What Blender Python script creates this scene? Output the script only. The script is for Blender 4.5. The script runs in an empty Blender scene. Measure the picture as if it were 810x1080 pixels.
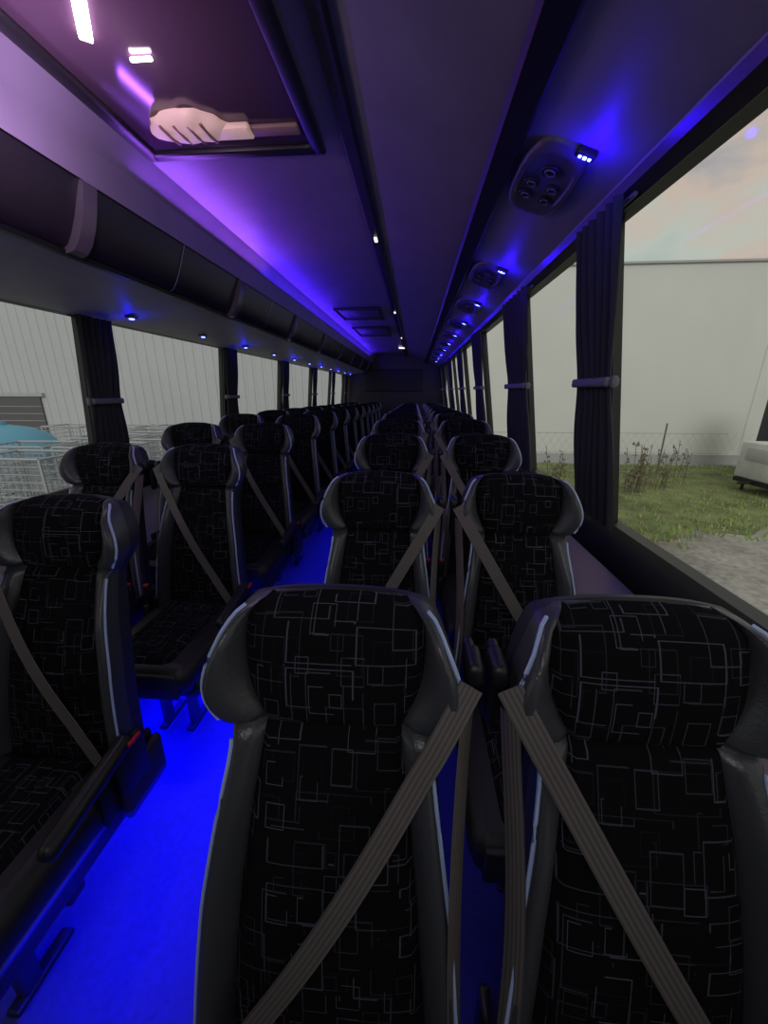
import bpy, math, random
from mathutils import Vector, Matrix
random.seed(4)
S=bpy.context.scene
try:
    S.view_settings.view_transform='Standard'
except Exception: pass

# ---------------------------------------------------------------- materials
def newmat(name):
    m=bpy.data.materials.new(name); m.use_nodes=True
    nt=m.node_tree; b=nt.nodes['Principled BSDF']; return m,nt,b
def pmat(name,col,rough=.5,metal=0,noise=0,nscale=40,bump=0,emis=None,es=0,spec=None):
    m,nt,b=newmat(name)
    b.inputs['Base Color'].default_value=(*col,1); b.inputs['Roughness'].default_value=rough
    b.inputs['Metallic'].default_value=metal
    if spec is not None: b.inputs['Specular IOR Level'].default_value=spec
    if noise or bump:
        tc=nt.nodes.new('ShaderNodeTexCoord'); n=nt.nodes.new('ShaderNodeTexNoise')
        n.inputs['Scale'].default_value=nscale; n.inputs['Detail'].default_value=4
        nt.links.new(tc.outputs['Object'],n.inputs['Vector'])
        if noise:
            r=nt.nodes.new('ShaderNodeValToRGB')
            r.color_ramp.elements[0].position=.3; r.color_ramp.elements[1].position=.7
            r.color_ramp.elements[0].color=(*[c*(1-noise) for c in col],1)
            r.color_ramp.elements[1].color=(*[min(1,c*(1+noise)) for c in col],1)
            nt.links.new(n.outputs['Fac'],r.inputs[0]); nt.links.new(r.outputs[0],b.inputs['Base Color'])
        if bump:
            bp=nt.nodes.new('ShaderNodeBump'); bp.inputs['Strength'].default_value=bump; bp.inputs['Distance'].default_value=.004
            nt.links.new(n.outputs['Fac'],bp.inputs['Height']); nt.links.new(bp.outputs[0],b.inputs['Normal'])
    if emis:
        b.inputs['Emission Color'].default_value=(*emis,1); b.inputs['Emission Strength'].default_value=es
    return m

def mth(nt,op,a,b=None,c=None):
    n=nt.nodes.new('ShaderNodeMath'); n.operation=op
    for i,v in enumerate((a,b,c)):
        if v is None: continue
        if isinstance(v,(int,float)): n.inputs[i].default_value=v
        else: nt.links.new(v,n.inputs[i])
    return n.outputs[0]

def fabric_mat():
    m,nt,b=newmat('seat_fabric')
    tc=nt.nodes.new('ShaderNodeTexCoord'); sp=nt.nodes.new('ShaderNodeSeparateXYZ')
    nt.links.new(tc.outputs['UV'],sp.inputs[0])
    oi=nt.nodes.new('ShaderNodeObjectInfo')
    rnd=mth(nt,'MULTIPLY',oi.outputs['Random'],7.0)
    total=None
    for (sx,sz,sc,off,r0,r1,wd) in ((1.0,.62,14,0,.20,.48,.011),(.62,1.0,13,3.3,.20,.46,.010),(1.0,.8,19,8.1,.15,.45,.012)):
        cb=nt.nodes.new('ShaderNodeCombineXYZ')
        nt.links.new(mth(nt,'ADD',mth(nt,'MULTIPLY',sp.outputs[0],sx),mth(nt,'ADD',rnd,off)),cb.inputs[0])
        nt.links.new(mth(nt,'MULTIPLY',sp.outputs[1],sz),cb.inputs[1])
        v=nt.nodes.new('ShaderNodeTexVoronoi'); v.voronoi_dimensions='2D'; v.distance='CHEBYCHEV'
        v.inputs['Scale'].default_value=sc
        nt.links.new(cb.outputs[0],v.inputs['Vector'])
        cs=nt.nodes.new('ShaderNodeSeparateColor'); nt.links.new(v.outputs['Color'],cs.inputs[0])
        rad=mth(nt,'MULTIPLY_ADD',cs.outputs[0],r1-r0,r0)
        df=mth(nt,'ABSOLUTE',mth(nt,'SUBTRACT',v.outputs['Distance'],rad))
        ln=mth(nt,'LESS_THAN',df,wd)
        ln=mth(nt,'MULTIPLY',ln,mth(nt,'MULTIPLY_ADD',cs.outputs[1],.95,.05))
        total=ln if total is None else mth(nt,'MAXIMUM',total,ln)
    mx=nt.nodes.new('ShaderNodeMixRGB')
    mx.inputs[1].default_value=(.006,.006,.0075,1); mx.inputs[2].default_value=(.082,.088,.115,1)
    nt.links.new(total,mx.inputs[0]); nt.links.new(mx.outputs[0],b.inputs['Base Color'])
    b.inputs['Roughness'].default_value=.95; b.inputs['Specular IOR Level'].default_value=.08
    return m
def belt_mat():
    m,nt,b=newmat('belt_webbing')
    tc=nt.nodes.new('ShaderNodeTexCoord')
    uv=nt.nodes.new('ShaderNodeSeparateXYZ'); nt.links.new(tc.outputs['UV'],uv.inputs[0])
    w=mth(nt,'SINE',mth(nt,'MULTIPLY',uv.outputs[0],31.0))
    mx=nt.nodes.new('ShaderNodeMixRGB'); nt.links.new(mth(nt,'MULTIPLY_ADD',w,.5,.5),mx.inputs[0])
    mx.inputs[1].default_value=(.080,.068,.066,1); mx.inputs[2].default_value=(.15,.13,.125,1)
    nt.links.new(mx.outputs[0],b.inputs['Base Color']); b.inputs['Roughness'].default_value=.6
    return m
FAB=fabric_mat(); BELT=belt_mat()
LEA=pmat('seat_leatherette',(.050,.052,.060),.30,bump=.2,nscale=260)
LEAD=pmat('seat_leatherette_dark',(.012,.012,.014),.5,bump=.2,nscale=260)
SHELL=pmat('seat_shell_plastic',(.02,.02,.022),.5)
PIPE=pmat('seat_piping',(.42,.52,.82),.4)
BLK=pmat('black_plastic',(.010,.010,.012),.45)
BLKM=pmat('black_matte_rubber',(.008,.008,.009),.8,spec=.2)
RED=pmat('red_button',(.6,.02,.02),.4)
MET=pmat('brushed_metal',(.16,.16,.18),.45,1)
SM=[FAB,LEA,SHELL,PIPE,BLK,RED,MET,BELT,LEAD]

# ---------------------------------------------------------------- mesh builder
class MB:
    def __init__(s): s.v=[];s.f=[];s.m=[];s.uv={}
    def add(s,vs,fs,mi=0):
        o=len(s.v); s.v+= [tuple(v) for v in vs]
        for f in fs: s.f.append(tuple(i+o for i in f)); s.m.append(mi)
    def box(s,c,d,mi=0,rot=None,bev=0):
        x,y,z=[q/2 for q in d]
        if bev>0:
            b=min(bev,x*.9,y*.9,z*.9); vs=[];
            secs=[(-z,b*.9),(-z+b*.3,b*.3),(-z+b,0),(z-b,0),(z-b*.3,b*.3),(z,b*.9)]
            N=0
            for (zz,ins) in secs:
                ring=[]
                for (sx,sy,a0) in ((1,1,0),(-1,1,90),(-1,-1,180),(1,-1,270)):
                    for k in range(4):
                        a=math.radians(a0+k*30)
                        ring.append(((x-b)*sx+math.cos(a)*(b-ins),(y-b)*sy+math.sin(a)*(b-ins),zz))
                N=len(ring); vs+=ring
            fs=[]
            for i in range(len(secs)-1):
                for k in range(N):
                    fs.append((i*N+k,i*N+(k+1)%N,(i+1)*N+(k+1)%N,(i+1)*N+k))
            fs.append(tuple(range(N-1,-1,-1))); fs.append(tuple((len(secs)-1)*N+k for k in range(N)))
        else:
            vs=[(a,b_,c_) for a in(-x,x) for b_ in(-y,y) for c_ in(-z,z)]
            fs=[(0,1,3,2),(4,6,7,5),(0,4,5,1),(2,3,7,6),(0,2,6,4),(1,5,7,3)]
        out=[]
        for v in vs:
            v=Vector(v)
            if rot is not None: v=rot@v
            out.append(v+Vector(c))
        s.add(out,fs,mi)
    def tube(s,pts,r,mi=0,n=6,cap=True):
        pts=[Vector(p) for p in pts]; vs=[];fs=[]
        for i,p in enumerate(pts):
            t=(pts[min(i+1,len(pts)-1)]-pts[max(i-1,0)]).normalized()
            a=Vector((0,0,1)) if abs(t.z)<.9 else Vector((1,0,0))
            u=t.cross(a).normalized(); w=t.cross(u)
            for k in range(n):
                an=2*math.pi*k/n; vs.append(p+u*math.cos(an)*r+w*math.sin(an)*r)
        for i in range(len(pts)-1):
            for k in range(n): fs.append((i*n+k,i*n+(k+1)%n,(i+1)*n+(k+1)%n,(i+1)*n+k))
        if cap: fs.append(tuple(range(n-1,-1,-1))); fs.append(tuple((len(pts)-1)*n+k for k in range(n)))
        s.add(vs,fs,mi)
    def ribbon(s,pts,sides,w,th,nrm,mi=0):
        o=len(s.v); vs=[];n=len(pts)
        for p,sd in zip(pts,sides):
            for (a,b) in ((-1,1),(1,1),(1,-1),(-1,-1)):
                vs.append(Vector(p)+Vector(sd)*a*w/2+Vector(nrm)*b*th/2)
        fs=[]
        for i in range(n-1):
            for k in range(4):
                fs.append((i*4+k,i*4+(k+1)%4,(i+1)*4+(k+1)%4,(i+1)*4+k))
        fs.append((3,2,1,0)); fs.append(tuple((n-1)*4+k for k in range(4)))
        for i in range(len(vs)): s.uv[o+i]=((0,1,1,0)[i%4],(i//4)/n)
        s.add(vs,fs,mi)
    def extr(s,prof,y0,y1,mi=0,closed=False,ny=1,zf=None):
        n=len(prof); vs=[];fs=[]
        for j in range(ny+1):
            y=y0+(y1-y0)*j/ny
            for (x,z) in prof: vs.append((x,y,z+(zf(y) if zf else 0)))
        m=n if closed else n-1
        for j in range(ny):
            for i in range(m): fs.append((j*n+i,j*n+(i+1)%n,(j+1)*n+(i+1)%n,(j+1)*n+i))
        if closed: fs.append(tuple(range(n-1,-1,-1))); fs.append(tuple(ny*n+k for k in range(n)))
        s.add(vs,fs,mi)
    def mesh(s,name,mats,smooth=False,ang=40):
        me=bpy.data.meshes.new(name); me.from_pydata(s.v,[],s.f); 
        for m in mats: me.materials.append(m)
        me.polygons.foreach_set('material_index',s.m)
        if s.uv:
            ul=me.uv_layers.new(name='UVMap')
            for l in me.loops:
                vi=l.vertex_index
                ul.data[l.index].uv=s.uv[vi] if vi in s.uv else (s.v[vi][0]+1,s.v[vi][2]-s.v[vi][1])
        me.update()
        import bmesh
        bm=bmesh.new(); bm.from_mesh(me); bmesh.ops.recalc_face_normals(bm,faces=bm.faces); bm.to_mesh(me); bm.free()
        if smooth:
            me.polygons.foreach_set('use_smooth',[True]*len(me.polygons))
            try: me.set_sharp_from_angle(angle=math.radians(ang))
            except Exception: pass
        return me
    def obj(s,name,mats,smooth=False,ang=40,loc=(0,0,0)):
        o=bpy.data.objects.new(name,s.mesh(name,mats,smooth,ang)); o.location=loc
        S.collection.objects.link(o); return o

# ---------------------------------------------------------------- camera
VPX,VPY,F=438,412,405
th=math.atan((540-VPY)/F); psi=math.atan((VPX-405)/F*math.cos(th))
sp_,cp_,st,ct=math.sin(psi),math.cos(psi),math.sin(th),math.cos(th)
Fw=Vector((-sp_*ct,cp_*ct,-st)); R=Vector((cp_,sp_,0)); U=R.cross(Fw)
cam=bpy.data.cameras.new('camera'); co=bpy.data.objects.new('camera',cam); S.collection.objects.link(co)
M=Matrix((R,U,-Fw)).transposed().to_4x4(); co.matrix_world=M
cam.sensor_fit='VERTICAL'; cam.sensor_height=36; cam.lens=36*F/1080; cam.clip_start=.02; cam.clip_end=500
S.camera=co

def interp(t,keys):
    if t<=keys[0][0]: return keys[0][1]
    for (a,va),(b,vb) in zip(keys,keys[1:]):
        if t<=b: return va+(vb-va)*(t-a)/(b-a)
    return keys[-1][1]
TOP=[(0.2,-.32),(.544,-.302),(1.32,-.265),(2.09,-.215),(2.86,-.19),(3.6,-.185),(6,-.22),(9,-.26),(20,-.26)]
SH=1.14
def floorz(y): return interp(y,TOP)-SH

# ---------------------------------------------------------------- seat
Wk=[(0,.128),(.006,.147),(.02,.159),(.05,.172),(.085,.186),(.12,.191),(.15,.185),(.175,.171),(.195,.152),(.22,.150),(.3,.162),(.42,.180),(.68,.202),(.75,.20)]
Fk=[(0,.11),(.02,.136),(.06,.140),(.11,.137),(.15,.124),(.18,.106),(.2,.106),(.3,.120),(.42,.134),(.68,.156),(.75,.156)]
def sm(keys,s):
    h=.008 if s<.03 else .012
    return (interp(s-h,keys)+2*interp(s,keys)+interp(s+h,keys))/4 if s>.01 else interp(s,keys)
def yb(s): return -.27*s -.02*math.sin(min(1,max(0,(s-.2)/.5))*math.pi)
def seat_mesh(name,side,arm):
    mb=MB()
    rows=[0,.004,.01,.018,.028,.04]+[.04+.0135*i for i in range(1,11)]+[.181,.186,.19,.194,.199,.206,.215]+[.215+.0215*i for i in range(1,25)]
    KF,KL=12,6
    vs=[];n=None;uvs=[];vacc=0;prevc=None
    edgeL=[];edgeR=[]
    for s_ in rows:
        W=sm(Wk,s_); Wf=min(sm(Fk,s_),W*.88)
        tt=math.sqrt(max(0,1-(1-min(s_/.045,1))**2))*.88+.12
        head=1 if s_<.19 else 0
        if head: B=.044*math.sin(math.pi*min(1,max(.0,(s_+.03)/.225)))**.7
        else: B=.008+.026*min(1,(s_-.19)/.12)
        pil=.018*math.sin(math.pi*min(1,s_/.19)) if head else .014*math.sin(math.pi*min(1,(s_-.19)/.55))
        cr=.012*math.exp(-((s_-.19)/.006)**2)
        loop=[]
        def zz(x): return SH-s_-.014*abs(x/W)**2.8*max(0,1-s_/.16)
        for k in range(-KF-KL,KF+KL+1):
            a=abs(k); sg=1 if k>=0 else -1
            if a<=KF:
                q=a/KF; x=Wf*q*sg
                y=yb(s_)-(.042+pil*(1-q**4))*tt+cr+(.009 if a==KF else 0)
            else:
                j=(a-KF)/KL; x=(Wf+(W-Wf)*math.sin(j*math.pi/2)**.9)*sg
                y=yb(s_)-(.042+B*math.sin(math.pi*.82*j**.8))*tt+cr
            loop.append((x,y,zz(x)))
        c=Vector(loop[KF+KL])
        if prevc is not None: vacc-=(c-prevc).length
        prevc=c
        edgeL.append(loop[0]); edgeR.append(loop[-1])
        nf=len(loop)
        yk=yb(s_)+.038*tt
        loop.append((W*1.0,(loop[-1][1]+yk)/2,zz(W)))
        for k in range(6,-7,-1):
            x=W*.96*k/6; loop.append((x,yk+.008*tt*(1-(k/6)**2),zz(x)))
        loop.append((-W,(loop[0][1]+yk)/2,zz(W)))
        n=len(loop); vs+=loop; uvs+=[(p[0]+1,vacc+3) for p in loop]
    nr=len(rows); o=len(mb.v); mb.v+=vs
    for i,u in enumerate(uvs): mb.uv[o+i]=u
    for i in range(nr-1):
        for k in range(n):
            if k<nf-1:
                c=k-(KF+KL); mi=0 if (-KF<=c<KF) else 1
            elif k in(nf-1,n-1): mi=1
            else: mi=2
            mb.f.append((o+i*n+k,o+i*n+(k+1)%n,o+(i+1)*n+(k+1)%n,o+(i+1)*n+k)); mb.m.append(mi)
    mb.f.append(tuple(o+k for k in range(n))); mb.m.append(1)
    mb.f.append(tuple(o+(nr-1)*n+k for k in range(n))); mb.m.append(2)
    for e,sg in((edgeL,-1),(edgeR,1)):
        mb.tube([(p[0]+.0018*sg,p[1]-.003,p[2]) for p in e[1:16]],.0034,3)
        mb.tube([(p[0]+.0018*sg,p[1]-.003,p[2]) for p in e[21:]],.0034,3)
    # cushion
    mb.box((0,-.46,.385),(.40,.5,.12),8,bev=.045)
    mb.box((0,-.455,.398),(.28,.46,.115),0,bev=.04)
    mb.box((0,-.42,.29),(.37,.42,.07),4,bev=.02)
    for x in(-.06,.06):
        mb.box((x,-.50,.14),(.028,.05,.28),6,bev=.01); mb.box((x,-.47,.010),(.036,.16,.02),4,bev=.008)
    mb.box((0,-.42,.235),(.34,.05,.04),4,bev=.01)
    mb.box((0,.06,.42),(.33,.02,.10),2,bev=.008)
    for x in(-.202,.202): mb.box((x,-.24,.40),(.022,.20,.13),4,bev=.01)
    if arm:
        a=arm*.228
        mb.box((a,-.37,.515),(.042,.27,.045),4,rot=Matrix.Rotation(math.radians(10),3,'X'),bev=.02)
        mb.box((a,-.25,.46),(.030,.10,.15),4,bev=.012)
        mb.box((a,-.22,.38),(.026,.16,.14),2,bev=.012)
        mb.box((a*1.09,-.245,.535),(.008,.045,.012),5,bev=.003)
    def yf(s): return yb(s)-.084
    pts=[];sd=[]
    x0,s0,x1,s1=side*.203,.095,-side*.172,.70
    N=22
    dv=Vector((x1-x0,0,-(s1-s0))).normalized(); pv=Vector((dv.z,0,-dv.x))
    for i in range(N+1):
        t=i/N; s_=s0+(s1-s0)*t
        y=yf(s_)-.012*math.sin(math.pi*min(1,t*1.3)) + (.014*(1-min(1,t*8)))
        pts.append((x0+(x1-x0)*t,y,SH-s_)); sd.append(pv)
    mb.ribbon(pts,sd,.037,.0022,(0,1,0),7)
    pts=[];sd=[]
    for i in range(N+1):
        t=i/N; s_=.135+.565*t
        pts.append((side*(.200-.012*math.sin(math.pi*t)),yf(s_)+.020,SH-s_)); sd.append((math.cos(.9),math.sin(.9)*side,0))
    mb.ribbon(pts,sd,.034,.0022,(0,1,0),7)
    mb.box((side*.212,-.050,SH-.095),(.026,.06,.040),4,bev=.010)
    mb.box((side*.210,-.02,SH-.15),(.018,.05,.14),4,bev=.008)
    mb.box((side*.20,-.30,.50),(.028,.03,.10),4,bev=.008)
    mb.box((side*.20,-.305,.552),(.018,.018,.008),5,bev=.003)
    return mb.mesh(name,SM,True,50)
ma=seat_mesh('seat_aisle_right',1,0); mb_=seat_mesh('seat_window_right',-1,0)
mc=seat_mesh('seat_aisle_left',-1,1); md=seat_mesh('seat_window_left',1,0)
def put(me,x,y,rz=0):
    o=bpy.data.objects.new('coach_seat',me); S.collection.objects.link(o)
    o.location=(x,y,floorz(y)); o.rotation_euler=(0,0,rz)
for i in range(12):
    y=.544+.765*i
    put(ma,-.115,y); put(mb_,.344 if i==0 else .350,y)
for i in range(12):
    y=.985+.765*i
    if y>9.9: break
    put(mc,-.975,y); put(md,-1.460,y)

# ---------------------------------------------------------------- shell
YF,YR=-1.3,10.6
CEIL=pmat('ceiling_mauve',(.27,.22,.32),.42,noise=.08,nscale=5)
PANEL=pmat('ceiling_panel_grey',(.20,.185,.20),.55,noise=.08,nscale=5)
RACK=pmat('rack_dark',(.022,.017,.023),.35)
UND=pmat('rack_underside',(.24,.205,.27),.5,noise=.06,nscale=8)
UNDL=pmat('rack_underside_light',(.44,.43,.44),.5,noise=.06,nscale=8)
WALLM=pmat('wall_panel_cream',(.66,.61,.53),.7,noise=.06,nscale=60)
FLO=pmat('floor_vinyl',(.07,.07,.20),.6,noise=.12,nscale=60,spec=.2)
CUR=pmat('curtain_cloth',(.026,.029,.030),.9,bump=.3,nscale=200)
BAND=pmat('curtain_band',(.13,.135,.14),.6)
SILV=pmat('satin_grey_plastic',(.12,.10,.12),.3)
XL,XR=-1.86,.785
ZS=-.52
ZTL,ZTR=.38,.55
XLT,XRT=-1.79,.635
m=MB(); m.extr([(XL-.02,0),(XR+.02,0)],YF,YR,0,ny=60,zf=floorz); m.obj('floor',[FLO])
m=MB()
m.extr([(-1.105,.66),(-1.08,.76),(-1.02,.83),(-.93,.855),(-.28,.865)],YF,YR,0)
m.extr([(-.285,.868),(-.275,.846),(-.235,.84),(-.225,.862)],YF,YR,1)
m.extr([(-.228,.862),(-.05,.81),(.10,.755),(.215,.712)],YF,YR,2)
m.extr([(.213,.712),(.222,.690),(.285,.672),(.300,.690)],YF,YR,1)
m.extr([(-1.95,.99),(.8,.99)],YF-.2,YR+.2,1)
m.obj('ceiling',[CEIL,BLK,PANEL],True,25)
m=MB()
m.extr([(.298,.690),(.36,.668),(.50,.620),(.585,.585),(.60,.562),(XRT,ZTR)],YF,YR,0)
m.extr([(.585,.588),(.598,.555),(XRT+.004,ZTR-.012),(XRT+.02,ZTR)],YF,YR,1)
for i in range(9):
    y=.35+1.25*i
    m.box((.45,y,.640),(.33,.006,.004),1,rot=Matrix.Rotation(.34,3,'Y'))
m.obj('luggage_rack_right',[UND,RACK],True,25)  # underside of the right-hand luggage rack
m=MB()
arc=[(-1.245,.470),(-1.225,.468),(-1.205,.480),(-1.185,.51),(-1.160,.56),(-1.14,.61),(-1.12,.66),(-1.108,.70)]
m.extr([(XLT,ZTL),(-1.74,.385),(-1.60,.402),(-1.40,.435),(-1.245,.470)],YF,YR,1)
m.extr(arc,YF,YR,0)
y=.25
while y<YR-.3:
    out=[(a+.004+.020*math.sin(math.pi*i/7),b-.010-.008*math.sin(math.pi*i/7)) for i,(a,b) in enumerate(arc)]
    m.extr(out+[(a-.004,b+.004) for a,b in arc][::-1],y,y+.06,2,closed=True)
    m.extr([(a+.003,b-.002) for a,b in arc],y+.60,y+.606,1)
    y+=1.2
m.extr([(-1.255,.462),(-1.245,.452),(-1.222,.452),(-1.215,.466)],YF,YR,3,closed=False)
m.obj('luggage_rack',[RACK,UNDL,SILV,BLK],True,30)
PR=[-1.1,.0-.05,1.62,2.74,4.25,5.8,7.4,9.0,10.3]
PL=[-1.1,.52,2.17,3.78,5.4,7.0,8.6,10.2]
PAINT=pmat('bus_paint',(.05,.05,.06),.3)
def wall(side):
    m=MB()
    xs,xt,zt=(XR,XRT,ZTR) if side>0 else (XL,XLT,ZTL)
    s=side
    m.extr([(xs,ZS),(xs+.005*s,-1.0),(xs,-1.7)],YF,YR,0)
    m.extr([(xs+.08*s,ZS),(xs+.085*s,-3.0+.35)],YF,YR,2)
    m.extr([(xt,zt),(xt+.07*s,zt),(xt+.06*s,.99)],YF,YR,1)
    m.extr([(xs,ZS),(xs+.08*s,ZS)],YF,YR,1)
    piv=PR if s>0 else PL
    for yc in piv:
        w=.038
        vs=[]
        for (x,z) in ((xs+.02*s,ZS-.01),(xt+.0*s,zt+.02)):
            for dx in(0,.05*s):
                for dy in(-w,w): vs.append((x+dx,yc+dy,z))
        m.add(vs,[(0,1,5,4),(1,3,7,5),(3,2,6,7),(2,0,4,6),(0,2,3,1),(4,5,7,6)],1)
    m.obj('wall_right' if s>0 else 'wall_left',[WALLM,BLK,PAINT])
    m=MB(); k=s
    m.extr([(xs+.01*k,ZS+.012),(xs-.04*k,ZS+.006),(xs-.080*k,ZS-.02),(xs-.095*k,ZS-.055),(xs-.085*k,ZS-.09),(xs,ZS-.11)],YF,YR,0,closed=True)
    m.obj('trim_right_sill' if s>0 else 'trim_left_sill',[BLKM],True,60)
wall(1); wall(-1)
def glassmat():
    m=bpy.data.materials.new('window_glass'); m.use_nodes=True; nt=m.node_tree; nt.nodes.clear()
    o=nt.nodes.new('ShaderNodeOutputMaterial'); mx=nt.nodes.new('ShaderNodeMixShader')
    t=nt.nodes.new('ShaderNodeBsdfTransparent'); t.inputs[0].default_value=(.94,.96,.95,1)
    g=nt.nodes.new('ShaderNodeBsdfGlossy'); g.inputs['Roughness'].default_value=.05
    mx.inputs[0].default_value=.006
    nt.links.new(t.outputs[0],mx.inputs[1]); nt.links.new(g.outputs[0],mx.inputs[2]); nt.links.new(mx.outputs[0],o.inputs[0]); return m
GL=glassmat()
n=1
for s,P,xs,xt,zt in((1,PR,XR,XRT,ZTR),(-1,PL,XL,XLT,ZTL)):
    for a,b in zip(P,P[1:]):
        m=MB(); m.add([(xs+.045*s,a,ZS),(xs+.045*s,b,ZS),(xt+.03*s,b,zt+.01),(xt+.03*s,a,zt+.01)],[(0,1,2,3)])
        for yy in(a+.036,b-.036): m.tube([(xs+.035*s,yy,ZS),(xt+.02*s,yy,zt)],.007,1)
        m.obj('window_%d'%n,[GL,BLK]); n+=1
m=MB(); m.box((-.57,YR+.03,-.2),(2.75,.06,2.45),0); m.box((-.57,YR-.02,.25),(1.5,.04,.55),1,bev=.02)
m.obj('wall_rear',[RACK,BLK])
m=MB(); m.box((-.57,YF-.03,-.2),(2.75,.06,2.45),0); m.obj('wall_front',[RACK])

def curtain(s,yc,w):
    xs,xt,zt=(XR,XRT,ZTR) if s>0 else (XL,XLT,ZTL)
    m=MB(); nz,ny=26,48; vs=[];z0,z1=ZS+.03,zt-.005
    ztie=z0+(z1-z0)*.50
    for i in range(nz+1):
        z=z0+(z1-z0)*i/nz; t=(z-ZS)/(zt-ZS)
        xw=xs+(xt-xs)*t-.050*s
        g=math.exp(-((z-ztie)/.15)**2); ww=w*(1-.18*g)*(1+.04*(1-t))
        for j in range(ny+1):
            q=j/ny; amp=.019*(1-.35*g)
            vs.append((xw-s*amp*math.sin(q*math.pi*2*6+.5*math.sin(z*4+yc)), yc+(q-.5)*ww+.006*math.sin(z*5+q*9),z))
    fs=[(i*(ny+1)+j,i*(ny+1)+j+1,(i+1)*(ny+1)+j+1,(i+1)*(ny+1)+j) for i in range(nz) for j in range(ny)]
    m.add(vs,fs,0)
    t=(ztie-ZS)/(zt-ZS); xw=xs+(xt-xs)*t-.050*s
    m.box((xw-.002*s,yc,ztie),(.050,w*.88,.032),1,bev=.008)
    m.box((xw-.002*s,yc-w*.47,ztie),(.02,.02,.04),1,bev=.006)
    m.tube([(xs-.02*s+(xt-xs),yc-w*.55,zt-.012),(xs-.02*s+(xt-xs),yc+w*.55,zt-.012)],.007,1)
    m.obj('window_curtain',[CUR,BAND],True,80)
curtain(1,1.555,.33); curtain(1,2.70,.56)
for yc in PR[4:]: curtain(1,yc,.52)
for yc in PL[2:]: curtain(-1,yc,.26)
curtain(-1,PL[1],.3)

# lamps / service units
BLUE=(0,0,1)
LED=pmat('blue_led',(.1,.1,.4),.4,emis=(.10,.14,1),es=10)
LEDC=pmat('led_core',(.5,.5,.6),.4,emis=(.4,.55,1),es=10)
def plight(loc,e,col,r=.02,name='blue_lamp'):
    l=bpy.data.lights.new(name,'POINT'); l.energy=e; l.color=col; l.shadow_soft_size=r
    o=bpy.data.objects.new(name,l); o.location=loc; S.collection.objects.link(o); return o
UNIT=pmat('service_unit_plastic',(.10,.085,.115),.4)
rotu=Matrix.Rotation(math.radians(19),3,'Y')
def unit(y):
    m=MB(); N=36; secs=[(0,1),(-.010,.98),(-.018,.90),(-.018,.80),(-.012,.74)]
    vs=[];fs=[];ox,oy=-.050,.185
    for dz,k in secs:
        for i in range(N):
            a=2*math.pi*i/N; c,s_=math.cos(a),math.sin(a)
            vs.append(rotu@Vector((ox+.098*k*abs(c)**.7*(1 if c>0 else -1),oy+.215*k*abs(s_)**.7*(1 if s_>0 else -1),dz)))
    for r in range(4):
        for i in range(N): fs.append((r*N+i,r*N+(i+1)%N,(r+1)*N+(i+1)%N,(r+1)*N+i))
    fs.append(tuple(4*N+i for i in range(N)))
    m.add(vs,fs,0)
    for (dx,dy,r) in((-.035,.0,.022),(.035,.0,.022),(-.035,.075,.022),(.035,.075,.022),(0,-.085,.026)):
        for rr,mi,zz in((r,1,-.016),(r*.6,0,-.020)):
            pts=[rotu@Vector((ox+dx+rr*math.cos(2*math.pi*i/14),oy+dy+rr*math.sin(2*math.pi*i/14),zz)) for i in range(15)]
            m.tube(pts,.0035,mi,cap=False)
        m.box(rotu@Vector((ox+dx,oy+dy,-.016)),(r*1.1,.004,.006),1,rot=rotu)
    for k in(-1,0,1): m.box(rotu@Vector((.01+k*.014,-.02,-.020)),(.010,.011,.006),2+(k==0),rot=rotu,bev=.003)
    m.box(rotu@Vector((.01,-.02,-.010)),(.055,.026,.020),1,rot=rotu,bev=.005)
    m.obj('overhead_service_unit',[UNIT,BLK,LED,LEDC],True,40,loc=(.45,y,.637))
ys=[1.37,2.45,3.3,4.15,5.0,5.85,6.7,7.55,8.4,9.25]
for i,y in enumerate(ys):
    unit(y)
    plight((.455,y-.045,.580),1.0 if i<2 else .6,(0.02,0.0,1),.012)
yl=[2.27+.765*i for i in range(11)]
for i,y in enumerate([1.5]+yl):
    m=MB(); m.box((0,0,0),(.05,.05,.014),0,bev=.006); m.box((0,0,-.009),(.022,.022,.008),1,bev=.003)
    m.obj('reading_lamp',[UNIT,LED],True,40,loc=(-1.60,y,.393))
    if i%2==1: plight((-1.60,y,.35),.35,BLUE,.012)

def alight(name,loc,dirv,sx,sy,e,col):
    l=bpy.data.lights.new(name,'AREA'); l.shape='RECTANGLE'; l.size=sx; l.size_y=sy; l.energy=e; l.color=col
    o=bpy.data.objects.new(name,l); S.collection.objects.link(o)
    z=-Vector(dirv).normalized(); y=Vector((0,1,0)); x=y.cross(z).normalized(); y=z.cross(x)
    o.matrix_world=Matrix.Translation(loc)@Matrix((x,y,z)).transposed().to_4x4(); return o
alight('ceiling_tint_fill',(-1.06,6.2,.72),(1,0,.4),.03,6.6,22,(.07,.015,1))  # added strip to turn the ceiling blue, no fixture modelled
alight('ceiling_tint_fill',(-1.05,2.3,.72),(1,0,.4),.03,1.3,3.8,(.34,.10,1))  # added violet strip for the nearer ceiling
for (x,dx) in((-.80,.35),(-.33,-.35)):
    alight('aisle_floor_light',(x,5.8,floorz(5)+.26),(dx,0,-1),.04,8.5,10,(0,0,1))
alight('aisle_floor_light',(-.70,.95,floorz(.7)+.35),(.0,0,-1),.12,1.1,11,(0,0,1))
alight('aisle_floor_light',(-1.1,1.3,floorz(.9)+.20),(.4,0,-1),.3,1.0,7,(0,0,1))
alight('front_seat_fill',(-.15,-.75,.66),(.12,1,-.55),.7,.3,5.0,(.96,.95,1))  # added unseen fill behind the camera, brightens the near seats
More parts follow.
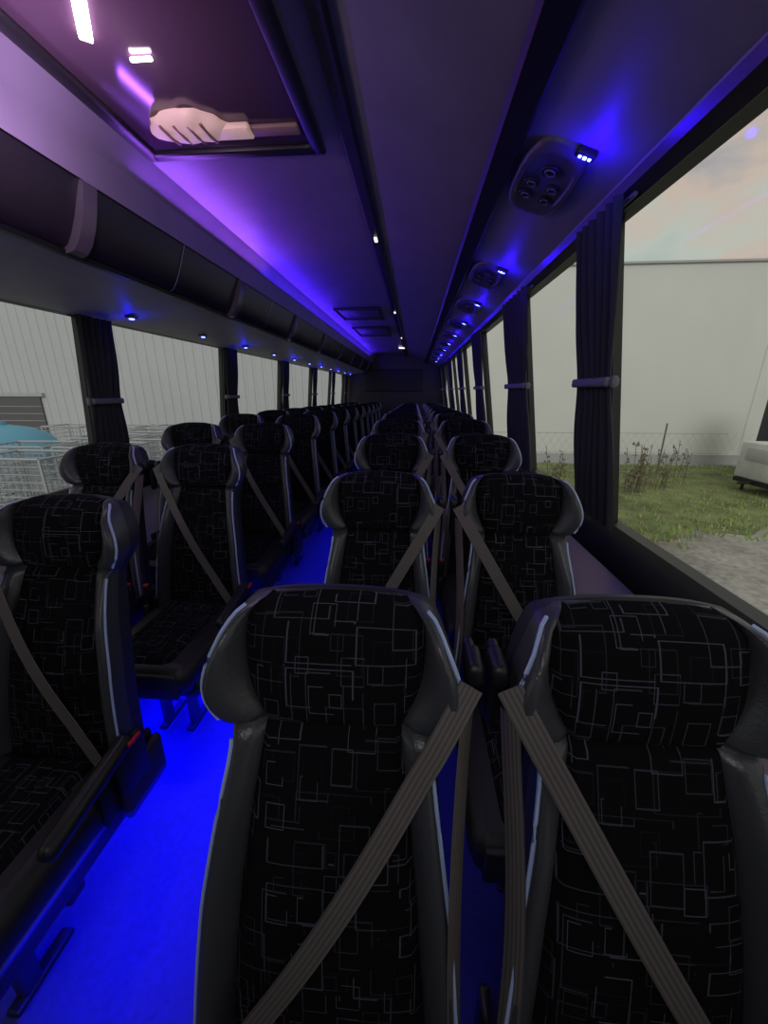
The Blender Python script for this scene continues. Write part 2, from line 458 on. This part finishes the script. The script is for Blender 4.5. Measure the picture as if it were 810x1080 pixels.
# hatches
HG=pmat('hatch_glass',(.11,.06,.10),.14)
HF=pmat('hatch_frame',(.02,.018,.022),.4)
VP_=pmat('vent_panel',(.14,.11,.18),.5)
PK=pmat('hatch_reflection',(.90,.66,.52),.5,emis=(1,.66,.50),es=.22)  # glowing peach stand-in for a hand reflected in the hatch glass
GLARE=pmat('glare_streak',(.8,.8,.8),.4,emis=(1,.88,1),es=12)  # emissive white, imitates the glare streaks on the hatch
def hatch(name,x0,x1,y0,y1,z,detail):
    m=MB()
    cx,cy=(x0+x1)/2,(y0+y1)/2; w=.05 if detail else .025
    m.box((cx,cy,z-.006),(x1-x0-.05,y1-y0-.05,.012),1,bev=.004)
    for (c,d) in(((cx,y0,z-.012),(x1-x0,w,.028)),((cx,y1,z-.012),(x1-x0,w,.028)),((x0,cy,z-.012),(w,y1-y0+w,.028)),((x1,cy,z-.012),(w,y1-y0+w,.028))):
        m.box(c,d,0,bev=.010)
    if detail:  # reflection in the pane modelled as a solid dome with ridges
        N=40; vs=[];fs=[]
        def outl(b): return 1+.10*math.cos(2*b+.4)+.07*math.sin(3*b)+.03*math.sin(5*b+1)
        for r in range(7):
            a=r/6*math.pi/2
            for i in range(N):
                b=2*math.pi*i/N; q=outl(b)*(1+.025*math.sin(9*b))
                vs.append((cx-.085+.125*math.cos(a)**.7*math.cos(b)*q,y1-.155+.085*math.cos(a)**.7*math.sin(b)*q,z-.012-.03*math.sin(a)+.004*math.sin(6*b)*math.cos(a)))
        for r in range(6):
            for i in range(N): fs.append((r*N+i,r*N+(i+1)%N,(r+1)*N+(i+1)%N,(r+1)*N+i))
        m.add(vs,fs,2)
        for k in range(4): m.tube([(cx-.16+.045*k,y1-.20,z-.036),(cx-.15+.045*k,y1-.15,z-.044),(cx-.15+.045*k,y1-.10,z-.034)],.005,4)
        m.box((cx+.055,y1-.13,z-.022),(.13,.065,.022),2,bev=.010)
        m.box((cx+.18,y1-.12,z-.018),(.20,.05,.014),4,bev=.006)
        m.box((-.80,1.15,z-.02),(.030,.13,.010),3,rot=Matrix.Rotation(.6,3,'Z'),bev=.004)  # glare streaks built as glowing bars
        m.box((-.74,1.27,z-.02),(.06,.010,.008),3,bev=.003)
    m.obj(name,[HF,HG if detail else VP_,PK,GLARE,pmat('hatch_reflection_dark',(.40,.24,.20),.5)],True,40)  # last material: darker ridges and bar of the modelled reflection
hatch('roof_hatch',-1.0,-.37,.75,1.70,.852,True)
hatch('ceiling_vent_panel',-.90,-.40,4.6,5.2,.857,False)
hatch('ceiling_vent_panel',-.90,-.40,5.9,6.7,.857,False)
plight((-.86,1.12,.60),4.6,(.86,.58,1),.06,'purple_fill')  # added light without a fixture, tints hatch and ceiling purple
m=MB(); 
for (y) in(2.6,4.8,7.0): m.box((-.25,y,.838),(.018,.06,.010),0,bev=.004)
m.box((-.30,8.6,.84),(.12,.05,.02),0,bev=.006)
m.obj('aisle_ceiling_lamp',[pmat('warm_led',(.8,.7,.6),.4,emis=(1,.85,.7),es=2.0)],True)

# ---------------------------------------------------------------- outside
GZ=-2.95
def ground_mat():
    m,nt,b=newmat('gravel_ground')
    tc=nt.nodes.new('ShaderNodeTexCoord')
    n1=nt.nodes.new('ShaderNodeTexNoise'); n1.inputs['Scale'].default_value=.45; n1.inputs['Detail'].default_value=6
    n2=nt.nodes.new('ShaderNodeTexNoise'); n2.inputs['Scale'].default_value=9; n2.inputs['Detail'].default_value=6
    r1=nt.nodes.new('ShaderNodeValToRGB'); r1.color_ramp.elements[0].position=.35; r1.color_ramp.elements[1].position=.65
    r1.color_ramp.elements[0].color=(.22,.205,.185,1); r1.color_ramp.elements[1].color=(.44,.42,.385,1)
    mx=nt.nodes.new('ShaderNodeMixRGB'); mx.blend_type='OVERLAY'; mx.inputs[0].default_value=.7
    for n in(n1,n2): nt.links.new(tc.outputs['Object'],n.inputs['Vector'])
    nt.links.new(n1.outputs['Fac'],r1.inputs[0]); nt.links.new(r1.outputs[0],mx.inputs[1]); nt.links.new(n2.outputs['Fac'],mx.inputs[2])
    nt.links.new(mx.outputs[0],b.inputs['Base Color']); b.inputs['Roughness'].default_value=.85
    return m
m=MB(); m.box((0,10,GZ-.1),(160,120,.2)); m.obj('ground',[ground_mat()])
GR=pmat('grass_soil',(.17,.20,.08),.95,noise=.45,nscale=1.6)
m=MB(); vs=[];fs=[]
nx,ny=40,16
def edge(x): return 8.4+.5*math.sin(x*.9)+.4*math.sin(x*2.3)+.16*max(0,x-7)
for j in range(ny+1):
    for i in range(nx+1):
        x=1.5+38*i/nx; q=j/ny; y0=edge(x)
        y=y0+(16.6-y0)*q
        vs.append((x,y,GZ+.01+.05*math.sin(q*math.pi)+random.uniform(0,.03)*(0<j<ny)))
fs=[(j*(nx+1)+i,j*(nx+1)+i+1,(j+1)*(nx+1)+i+1,(j+1)*(nx+1)+i) for j in range(ny) for i in range(nx)]
m.add(vs,fs,0)
for k in range(9000):
    x=random.uniform(2.5,18); y0=edge(x); y=random.uniform(y0-.5,16.4)
    h=random.uniform(.04,.15)*(1.6 if random.random()<.06 else 1); a=random.uniform(0,6.28); dx,dy=math.cos(a)*.02,math.sin(a)*.02; lx,ly=random.uniform(-.06,.06),random.uniform(-.06,.06)
    m.add([(x-dx,y-dy,GZ+.02),(x+dx,y+dy,GZ+.02),(x+lx,y+ly,GZ+h+.03)],[(0,1,2)],1 if random.random()<.6 else 2)
m.obj('grass_verge',[GR,pmat('grass_blade',(.22,.34,.08),.8),pmat('dry_grass_blade',(.42,.38,.19),.8)])
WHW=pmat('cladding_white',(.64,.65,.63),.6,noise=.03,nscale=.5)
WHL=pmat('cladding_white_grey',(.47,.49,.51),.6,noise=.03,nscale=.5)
TRM=pmat('cladding_trim',(.40,.41,.42),.5)
m=MB()
Y0=17.0; H=4.5
m.box((23,Y0+5,(GZ+H)/2),(44,10,H-GZ),0)
m.box((23,Y0-.03,H),(44.3,.14,.07),1)
m.box((23,Y0-.02,GZ+.2),(44,.1,.40),1)
x=1.4
while x<45: m.box((x,Y0-.006,(GZ+H)/2),(.03,.02,H-GZ),2); x+=6.0
m.obj('warehouse',[WHW,TRM,pmat('cladding_seam',(.58,.58,.58),.6)])
m=MB()
x=-46;Y1=16.0
vs=[];fs=[]
while x<-2.2:
    for dx,dy in((0,0),(.24,0),(.27,.03),(.37,.03),(.40,0)):
        vs.append((x+dx,Y1+dy,GZ)); vs.append((x+dx,Y1+dy,9.0))
    x+=.40
for i in range(len(vs)//2-1): fs.append((2*i,2*i+2,2*i+3,2*i+1))
m.add(vs,fs,0)
m.box((-24,Y1+5,3),(43.4,9.7,11.9),0)
m.box((-18.6,Y1-.03,(GZ-.25)/2),(5.2,.1,-.25-GZ),1); 
for z in range(8): m.box((-18.6,Y1-.09,GZ+.3*z+.2),(5.2,.03,.02),2)
m.box((-18.6,Y1-.08,-.17),(5.6,.12,.14),2)
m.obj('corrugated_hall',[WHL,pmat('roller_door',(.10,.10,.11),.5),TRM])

def fence(name,x0,x1,y,h):
    m=MB(); x=x0
    while x<=x1: m.tube([(x,y,GZ),(x,y,GZ+h+.35)],.028,1,8); x+=2.3
    for k in range(3): m.tube([(x0,y-.02,GZ+.1+k*(h-.1)/2),(x1,y-.02,GZ+.1+k*(h-.1)/2)],.008,0,4)
    x=x0; d=.28
    while x<x1:
        m.tube([(x,y,GZ+.1),(x+h*.6,y,GZ+h)],.0035,0,3,False); m.tube([(x+h*.6,y+.01,GZ+.1),(x,y+.01,GZ+h)],.0035,0,3,False); x+=d
    m.obj(name,[pmat('galvanised_wire',(.36,.36,.36),.5,.4),pmat('fence_post',(.14,.14,.14),.5)])
fence('wire_fence',2.0,11.0,14.6,1.5)
m=MB()
for (cx,cy,n_) in((6.5,11.6,24),(7.3,11.9,10),(8.6,13,5),(4.6,12.5,8)):
    for k in range(n_):
        a=random.uniform(0,6.28); r=random.uniform(0,.40); h=random.uniform(.5,1.5); x,y=cx+math.cos(a)*r,cy+math.sin(a)*r*.5
        ex,ey=x+random.uniform(-.22,.22),y+random.uniform(-.1,.1)
        m.tube([(x,y,GZ),((x+ex)/2,(y+ey)/2,GZ+h*.6),(ex,ey,GZ+h)],.010,0,3)
        for q in range(7):
            t=random.uniform(.3,1); px_,py_,pz=x+(ex-x)*t,y+(ey-y)*t,GZ+h*t; l=random.uniform(.05,.13); b=random.uniform(0,6.28)
            m.add([(px_,py_,pz),(px_+l*math.cos(b),py_,pz+.03),(px_+l*.6*math.cos(b),py_+.03,pz+l)],[(0,1,2)],1)
m.obj('weed_clump',[pmat('weed_stem',(.11,.09,.06),.9),pmat('weed_leaf',(.13,.12,.07),.9)])
m=MB(); cx,cy=11.05,11.6
m.box((cx,cy,GZ+1.0),(2.6,1.5,1.05),0,bev=.06)
m.box((cx,cy,GZ+.42),(2.7,1.3,.12),1)
for dx in(-.9,.0,.9): m.box((cx+dx,cy-.76,GZ+1.03),(.7,.03,.72),2,bev=.01)
m.box((cx-1.32,cy,GZ+1.2),(.03,.9,.35),2,bev=.01)
for dx in(-1.1,1.1):
    for dy in(-.55,.55): m.tube([(cx+dx,cy+dy,GZ),(cx+dx,cy+dy,GZ+.4)],.04,1)
for dx in(-.3,.3): m.tube([(cx+dx,cy-.76,GZ+.28),(cx+dx,cy-.6,GZ+.28)],.28,1,20)
m.tube([(cx-1.3,cy,GZ+.42),(cx-1.7,cy,GZ+.40)],.035,1)
m.obj('site_trailer',[pmat('trailer_white',(.66,.66,.64),.5,noise=.08,nscale=3),BLK,pmat('trailer_panel',(.52,.52,.51),.5)],True)
m=MB(); m.box((12.25,13.5,GZ+1.45),(1.5,1.1,2.9),0,bev=.05)
for k in range(6): m.box((11.65+.24*k,12.93,GZ+1.4),(.06,.05,2.4),0)
m.box((12.25,12.93,GZ+2.6),(1.4,.06,.08),0)
m.obj('steel_cabinet',[pmat('dark_steel',(.03,.03,.035),.5)],True)
CG=pmat('cage_wire',(.42,.44,.47),.45,.3)
def cage(x,y,rz,tiers):
    m=MB(); w,d,h=1.25,.85,.95
    for t in range(tiers):
        z=t*(h+.05)
        for sx in(-1,1):
            for sy in(-1,1): m.tube([(sx*w/2,sy*d/2,z),(sx*w/2,sy*d/2,z+h)],.024,0,6)
        for zz in(.1,h):
            for sx in(-1,1): m.tube([(sx*w/2,-d/2,z+zz),(sx*w/2,d/2,z+zz)],.022,0,5)
            for sy in(-1,1): m.tube([(-w/2,sy*d/2,z+zz),(w/2,sy*d/2,z+zz)],.022,0,5)
        for k in range(1,10):
            xx=-w/2+w*k/10
            for sy in(-1,1): m.tube([(xx,sy*d/2,z+.1),(xx,sy*d/2,z+h)],.008,0,4)
        for k in range(1,7):
            yy=-d/2+d*k/7
            for sx in(-1,1): m.tube([(sx*w/2,yy,z+.1),(sx*w/2,yy,z+h)],.008,0,4)
            zz=z+.1+(h-.1)*k/7
            for sy in(-1,1): m.tube([(-w/2,sy*d/2,zz),(w/2,sy*d/2,zz)],.008,0,4)
            for sx in(-1,1): m.tube([(sx*w/2,-d/2,zz),(sx*w/2,d/2,zz)],.008,0,4)
        m.box((0,0,z+.09),(w,d,.02),0)
    o=m.obj('wire_mesh_crate',[CG],loc=(x,y,GZ)); o.rotation_euler=(0,0,rz)
random.seed(9)
for (x,y,t) in((-6.3,5.8,2),(-7.7,5.8,2),(-6.0,7.0,2),(-7.5,7.0,2),(-5.4,8.3,2),(-6.9,8.4,2),(-5.2,9.8,2),(-6.8,9.8,2),(-8.5,10.9,2),(-7.0,11.2,2),(-10.2,11.0,2),(-5.3,12.2,2),(-4.4,11.0,2)):
    cage(x,y,random.uniform(-.08,.08),t)
def tank(x,y):
    m=MB(); N=24;vs=[];fs=[]
    prof=[(1.0,0),(1.0,1.4),(1.03,1.42),(1.03,1.5),(.98,1.68),(.8,1.95),(.5,2.11),(.15,2.19),(.001,2.2)]
    for r,z in prof:
        for i in range(N): a=2*math.pi*i/N; vs.append((1.05*r*math.cos(a),1.05*r*math.sin(a),z))
    for r in range(len(prof)-1):
        for i in range(N): fs.append((r*N+i,r*N+(i+1)%N,(r+1)*N+(i+1)%N,(r+1)*N+i))
    m.add(vs,fs,0)
    for k in range(N*2,len(fs)): m.m[k]=1
    m.tube([(1.08*math.cos(2*math.pi*i/24),1.08*math.sin(2*math.pi*i/24),1.45) for i in range(25)],.03,0)
    m.tube([(0,0,2.15),(0,0,2.26)],.12,1,12)
    m.obj('water_tank',[pmat('tank_body',(.35,.45,.5),.5),pmat('tank_lid_blue',(.12,.36,.52),.5)],True,50,loc=(x,y,GZ))
tank(-9.6,8.4)

# ---------------------------------------------------------------- world / sun
w=bpy.data.worlds.new('sky'); S.world=w; w.use_nodes=True; nt=w.node_tree
bg=nt.nodes['Background']
tc=nt.nodes.new('ShaderNodeTexCoord'); mp=nt.nodes.new('ShaderNodeMapping'); mp.inputs['Scale'].default_value=(1,1,2.6)
nz=nt.nodes.new('ShaderNodeTexNoise'); nz.inputs['Scale'].default_value=3.0; nz.inputs['Detail'].default_value=7; nz.inputs['Roughness'].default_value=.55
cr=nt.nodes.new('ShaderNodeValToRGB')
e=cr.color_ramp.elements; e[0].position=.36; e[0].color=(.46,.54,.52,1); e[1].position=.74; e[1].color=(.44,.40,.42,1)
k=e.new(.48); k.color=(.58,.62,.56,1); k=e.new(.59); k.color=(.68,.55,.47,1); k=e.new(.67); k.color=(.50,.47,.47,1)
nt.links.new(tc.outputs['Generated'],mp.inputs[0]); nt.links.new(mp.outputs[0],nz.inputs['Vector'])
nt.links.new(nz.outputs['Fac'],cr.inputs[0]); nt.links.new(cr.outputs[0],bg.inputs['Color']); bg.inputs['Strength'].default_value=.86
l=bpy.data.lights.new('sun','SUN'); l.energy=.85; l.angle=math.radians(25); l.color=(1,.97,.93)
o=bpy.data.objects.new('sun',l); S.collection.objects.link(o)
o.rotation_euler=Vector((0.02,1,-.42)).to_track_quat('-Z','Y').to_euler()
